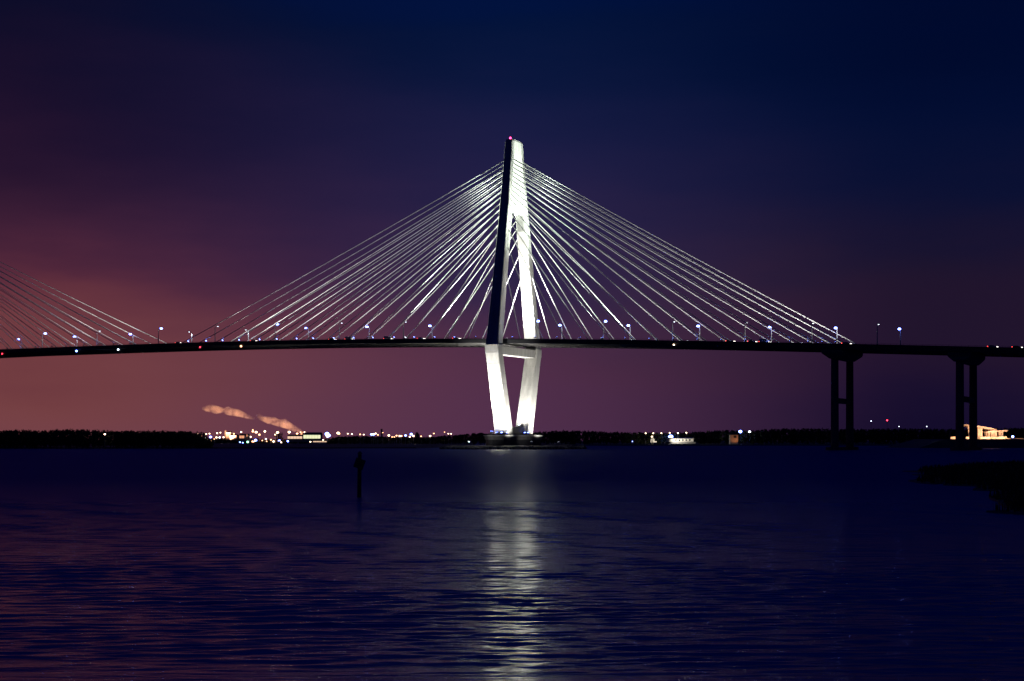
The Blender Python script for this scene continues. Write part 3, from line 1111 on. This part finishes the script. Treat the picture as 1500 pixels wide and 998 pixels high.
shed(421.2, 442.8, 639, 643.2, 2300, M_METALW, G_CREAM, 'long mill shed with cream lit front, left of the greenish one', bays=5)
shed(444.3, 469.5, 637, 643, 2280, M_METALW, G_LIME, 'long mill shed with bright greenish white front', bays=6, roof_h=4)
shed(458.5, 478.5, 646.2, 648, 2020, M_METALW, G_CREAM, 'low lit quay shed below the greenish shed', bays=8, roof_h=1, depth=10)
shed(337, 346.5, 638.2, 642.2, 2400, M_METALW, G_SODWIN, 'amber lit mill block left of a blue lamp', bays=3, roof_h=2)
shed(350.5, 357.8, 638, 642.5, 2400, M_METALW, G_SODWIN, 'amber lit mill block right of a blue lamp', bays=2, roof_h=3)
shed(331, 337.5, 633.5, 636, 2440, M_METALW, G_SODWIN, 'small amber lit penthouse on the mill', bays=2, roof_h=2)
shed(358.5, 362.5, 636.5, 640, 2420, M_METALW, G_SODWIN, 'narrow amber lit mill tower block', bays=1, roof_h=1)
# chimneys and a mast
for px, row, w, lab in ((442, 632, 2.2, 'mill chimney at the root of the lower smoke plume'), (559, 628.5, 1.1, 'thin dark chimney over the woods left of the tower'), (330.3, 630.5, 1.6, 'short mill chimney above the amber penthouse')):
    Y = 2450 if px < 500 else 1720
    p = at(px, row, Y)
    r = empty('chimney', (p.x, Y, .7), lab, 'chimney')
    h = p.z - .7
    MB().tube([(0, 0, 0), (0, 0, h * .5), (0, 0, h - 1)], [w * 1.3, w * 1.05, w], 12).build('stack', M_CONC2, r)
    MB().tube([(0, 0, h - 1), (0, 0, h)], [w * 1.15, w * 1.15], 12).build('rim', M_STEEL, r)

# dock house and hut on the right shore
Y = 1480
a, b_ = at(977, 647.2, Y), at(1016, 642, Y)
r = empty('dock_house', (a.x, Y, a.z), 'long low white dock house lit by a blue-white glare', 'building')
w = b_.x - a.x
MB().box((w / 2, 4, -1.2), (w + 4, 10, 1.6)).build('dock', M_CONC2, r)
MB().box((w * .5, 4, 1.6), (w, 6, 3.2)).build('wall', M_WALLW, r)
MB().loft([[Vector((w * .5 + x * (w / 2 + .6), 4 + y * 3.6, 3.21)) for x, y in ((-1, -1), (1, -1), (1, 1), (-1, 1))], [Vector((w * .5 + x * (w / 2 - 1), 4 + y * .4, 4.6)) for x, y in ((-1, -1), (1, -1), (1, 1), (-1, 1))]]).build('roof', M_WALLW, r)
for k in range(5):
    MB().box((w * (.34 + .13 * k), .96, 1.7), (1.6, .1, 1.7)).build('window', M_GLASS, r)
pt = at(982.5, 640, Y)
floodlight((pt.x + 3, Y - 12, .6), (pt.x + 14, Y + 3, 3), .9, 'dock floodlight shining along the white dock house', lens=G_COOL, power=22000, angle=120, color=(1, .97, .85), name='dock_floodlight')
hp = at(956, 648.2, Y)
r = empty('dock_hut', (hp.x, Y, hp.z), 'small white hut with a tall gable left of the dock glare', 'building')
MB().box((0, 2, 1.5), (4.2, 4, 3)).box((3, 2, .6), (3, 3, 1.2)).build('wall', M_WALLW, r)
MB().loft([[Vector((-2.3, -.2, 3.01)), Vector((2.3, -.2, 3.01)), Vector((2.3, 4.2, 3.01)), Vector((-2.3, 4.2, 3.01))], [Vector((-.4, .6, 5.8)), Vector((.4, .6, 5.8)), Vector((.4, 3.4, 5.8)), Vector((-.4, 3.4, 5.8))]]).build('roof', M_WALLW, r)
MB().box((-.6, -.03, 1.1), (1.0, .06, 2.2)).build('door', M_DARKROOF, r)
floodlight((hp.x + 3, Y - 9, .4), (hp.x, Y, 3), .7, 'dock floodlight shining at the small white hut', lens=G_WARM, power=5000, angle=80, color=(1, .95, .8), name='dock_floodlight')
# orange lit roof on the right shore
p = at(1075.5, 638.6, Y)
r = empty('boat_shed', (p.x, Y, 1.0), 'orange lit boat shed under the violet lamp', 'building')
zz = p.z - 1
MB().box((0, 4, (zz + 1) / 2), (8.5, 7, zz + 1)).build('wall', M_WALLW, r)
MB().loft([[Vector((x * 5, 4 + y * 4.2, zz + 1.01)) for x, y in ((-1, -1), (1, -1), (1, 1), (-1, 1))], [Vector((x * 4.6, 4 + y * .4, zz + 3.2)) for x, y in ((-1, -1), (1, -1), (1, 1), (-1, 1))]]).build('roof', M_DARKROOF, r)
MB().box((1, .45, zz - 1), (3, .1, 2.4)).build('door', M_DARKROOF, r)
floodlight((p.x + 4, Y - 8, 1.0), (p.x, Y, zz), .8, 'sodium floodlight shining on the boat shed', lens=G_AMBER, power=1300, angle=90, color=(1, .33, .10), name='dock_floodlight')

# pavilion at the right edge
Y = 880
g0 = CAMH + (HOR - 643.3) / F * Y
bank_ = [(xat(1372, Y), Y - 14), (xat(1700, Y), Y - 16), (xat(1700, Y), Y + 60), (xat(1380, Y), Y + 60)]
sheet('embankment', bank_, g0, M_MUD, 'dark raised embankment under the lit pavilion', 1.0)
a = at(1385, 643.3, Y)
pv = empty('pavilion', (a.x, Y, g0), 'white waterfront pavilion with wing roofs, lit orange at the right edge', 'building')
k = Y / F


def PX(px, row):           # local x,z of a point of its front
    return ((px - 1385) * k, (643.3 - row) * k)


def plate(pts, y0, y1):
    f = [Vector((x, y0, z)) for x, z in pts]
    return MB().loft([f, [Vector((x, y1, z)) for x, z in pts]])


plate([PX(1411, 621.6), PX(1412, 622.6), PX(1417.5, 624.6), PX(1424, 625.2), PX(1440, 627.6), PX(1452, 630.6), PX(1462, 631.4), PX(1458, 629), PX(1448, 626.3), PX(1434, 624.2), PX(1420, 622.3)], -2, 12).build('wing_roof', M_WALLW, pv)
plate([PX(1442, 632.8), PX(1446, 634), PX(1460, 632.6), PX(1473, 632.2), PX(1474.2, 630.2), PX(1460, 631.0), PX(1450, 630.6)], -3, 9).build('lower_roof', M_WALLW, pv)
plate([PX(1417.6, 624.8), PX(1421.2, 625.4), PX(1424.2, 643.3), PX(1420.8, 643.3)], 0, 1.4).build('strut', M_WALLW, pv)
plate([PX(1421.5, 625.2), PX(1424.6, 625.6), PX(1424.4, 631), PX(1422.6, 629)], -.5, .8).build('bracket', M_WALLW, pv)
for x0, x1, top in ((1433, 1435.2, 627.4), (1435.9, 1439.2, 627.8)):
    plate([PX(x0, top), PX(x1, top), PX(x1, 643.3), PX(x0, 643.3)], 0, 1.6).build('column', M_WALLW, pv)
for x0, x1 in ((1445.5, 1450.6), (1453, 1461), (1464.4, 1470.4)):
    plate([PX(x0, 633), PX(x1, 633), PX(x1, 643.3), PX(x0, 643.3)], 1, 5).build('wall', M_WALLW, pv)
    for q in (.3, .62):
        xx, zz = PX(x0 + (x1 - x0) * q, 638.5)
        MB().box((xx, .97, zz), (.35, .06, 3.2)).build('window', M_GLASS, pv)
for x0, x1 in ((1390, 1402.6), (1412.4, 1424.5), (1433, 1472)):
    plate([PX(x0, 640), PX(x1, 639.6), PX(x1, 643.3), PX(x0, 643.3)], -3.5, -3.0).build('terrace_wall', M_WALLW, pv)
plate([PX(1473, 642), PX(1500, 642.2), PX(1520, 643.3), PX(1473, 643.3)], -3, -2.6).build('terrace_wall', M_WALLW, pv)
for px, pw_ in ((1399, 5000), (1422, 9000), (1443, 9000), (1464, 8000), (1492, 700)):
    p = at(px, 643.3, Y)
    floodlight((p.x, Y - 11, g0), (p.x, Y + 2, g0 + (5.5 if px != 1399 else 1.2)), .5, 'sodium floodlight on the ground before the pavilion, %s from the left' % ORD[[1399, 1422, 1443, 1464, 1492].index(px)], group='floodlights before the pavilion', lens=G_AMBER, power=pw_, angle=100, color=(1, .5, .27), name='pavilion_floodlight')


# ------------------------------------------------------------------ smoke from the mill
def smoke_mat():
    m = bpy.data.materials.new('mill_smoke')
    m.use_nodes = True
    N, L = m.node_tree.nodes, m.node_tree.links
    N.remove(N['Principled BSDF'])
    v = N.new('ShaderNodeVolumePrincipled')
    v.inputs['Color'].default_value = (.9, .85, .82, 1)
    v.inputs['Anisotropy'].default_value = .1
    c = N.new('ShaderNodeTexCoord')
    n = N.new('ShaderNodeTexNoise')
    n.inputs['Scale'].default_value = .085
    n.inputs['Detail'].default_value = 5
    n.inputs['Roughness'].default_value = .6
    L.new(c.outputs['Object'], n.inputs['Vector'])
    mr = N.new('ShaderNodeMapRange')
    mr.inputs['From Min'].default_value = .36
    mr.inputs['From Max'].default_value = .66
    mr.inputs['To Min'].default_value = 0.0
    mr.inputs['To Max'].default_value = .085
    L.new(n.outputs[0], mr.inputs[0])
    L.new(mr.outputs[0], v.inputs['Density'])
    L.new(v.outputs[0], N['Material Output'].inputs['Volume'])
    return m


M_SMOKE = smoke_mat()
YS = 2450


def plume(path, lab):
    c0 = at(path[0][0], path[0][1], YS)
    r = empty('smoke_plume', c0, lab, 'smoke')
    rings = []
    for px, row, rad in path:
        p = at(px, row, YS) - c0
        n = 14
        rr_ = rad / F * YS
        rings.append([p + Vector((0.25 * rr_ * math.sin(a * 2 * math.pi / n) * random.uniform(.6, 1.2), rr_ * random.uniform(.8, 1.15) * math.cos(2 * math.pi * a / n), rr_ * random.uniform(.8, 1.2) * math.sin(2 * math.pi * a / n))) for a in range(n)])
    MB().loft(rings).closed().build('smoke_body', M_SMOKE, r)
    return r


plume([(442, 632, 1.6), (438, 630.5, 3.0), (431, 627.5, 4.4), (424, 624, 5.4), (417, 621, 6.6), (409, 619.5, 5.2), (401, 617.5, 6.0), (393, 616, 5.2), (387, 614, 4.2), (381, 613, 2.4), (376, 612, 1.2)], 'lower peach coloured smoke plume drifting left from the mill')
plume([(373, 613.5, 1.8), (366, 611.6, 3.2), (357, 608.6, 4.2), (349, 606, 5.6), (341, 603.6, 5.2), (333, 602, 6.2), (326, 601.5, 3.8), (318, 600, 6.0), (310, 599, 6.4), (303, 598.6, 4.6), (296, 598, 2.0)], 'upper peach coloured smoke plume drifting left in the reddish sky')
plume([(389, 612, .8), (384, 610.5, 2.6), (379, 609, 3.2), (375, 608.5, 1.6)], 'small torn puff of smoke between the two long plumes')
for px, tp, lab in ((415, (418, 621), 'added floodlight shining up into the lower smoke'), (332, (334, 603), 'added floodlight shining up into the upper smoke')):
    p = at(px, 643, YS - 90)
    q = at(tp[0], tp[1], YS)
    floodlight((p.x, YS - 90, .7), q, 2.0, lab, lens=G_AMBER, power=3000000, angle=58, color=(1, .44, .24), name='added_smoke_light')  # added lamps that brighten the smoke from below
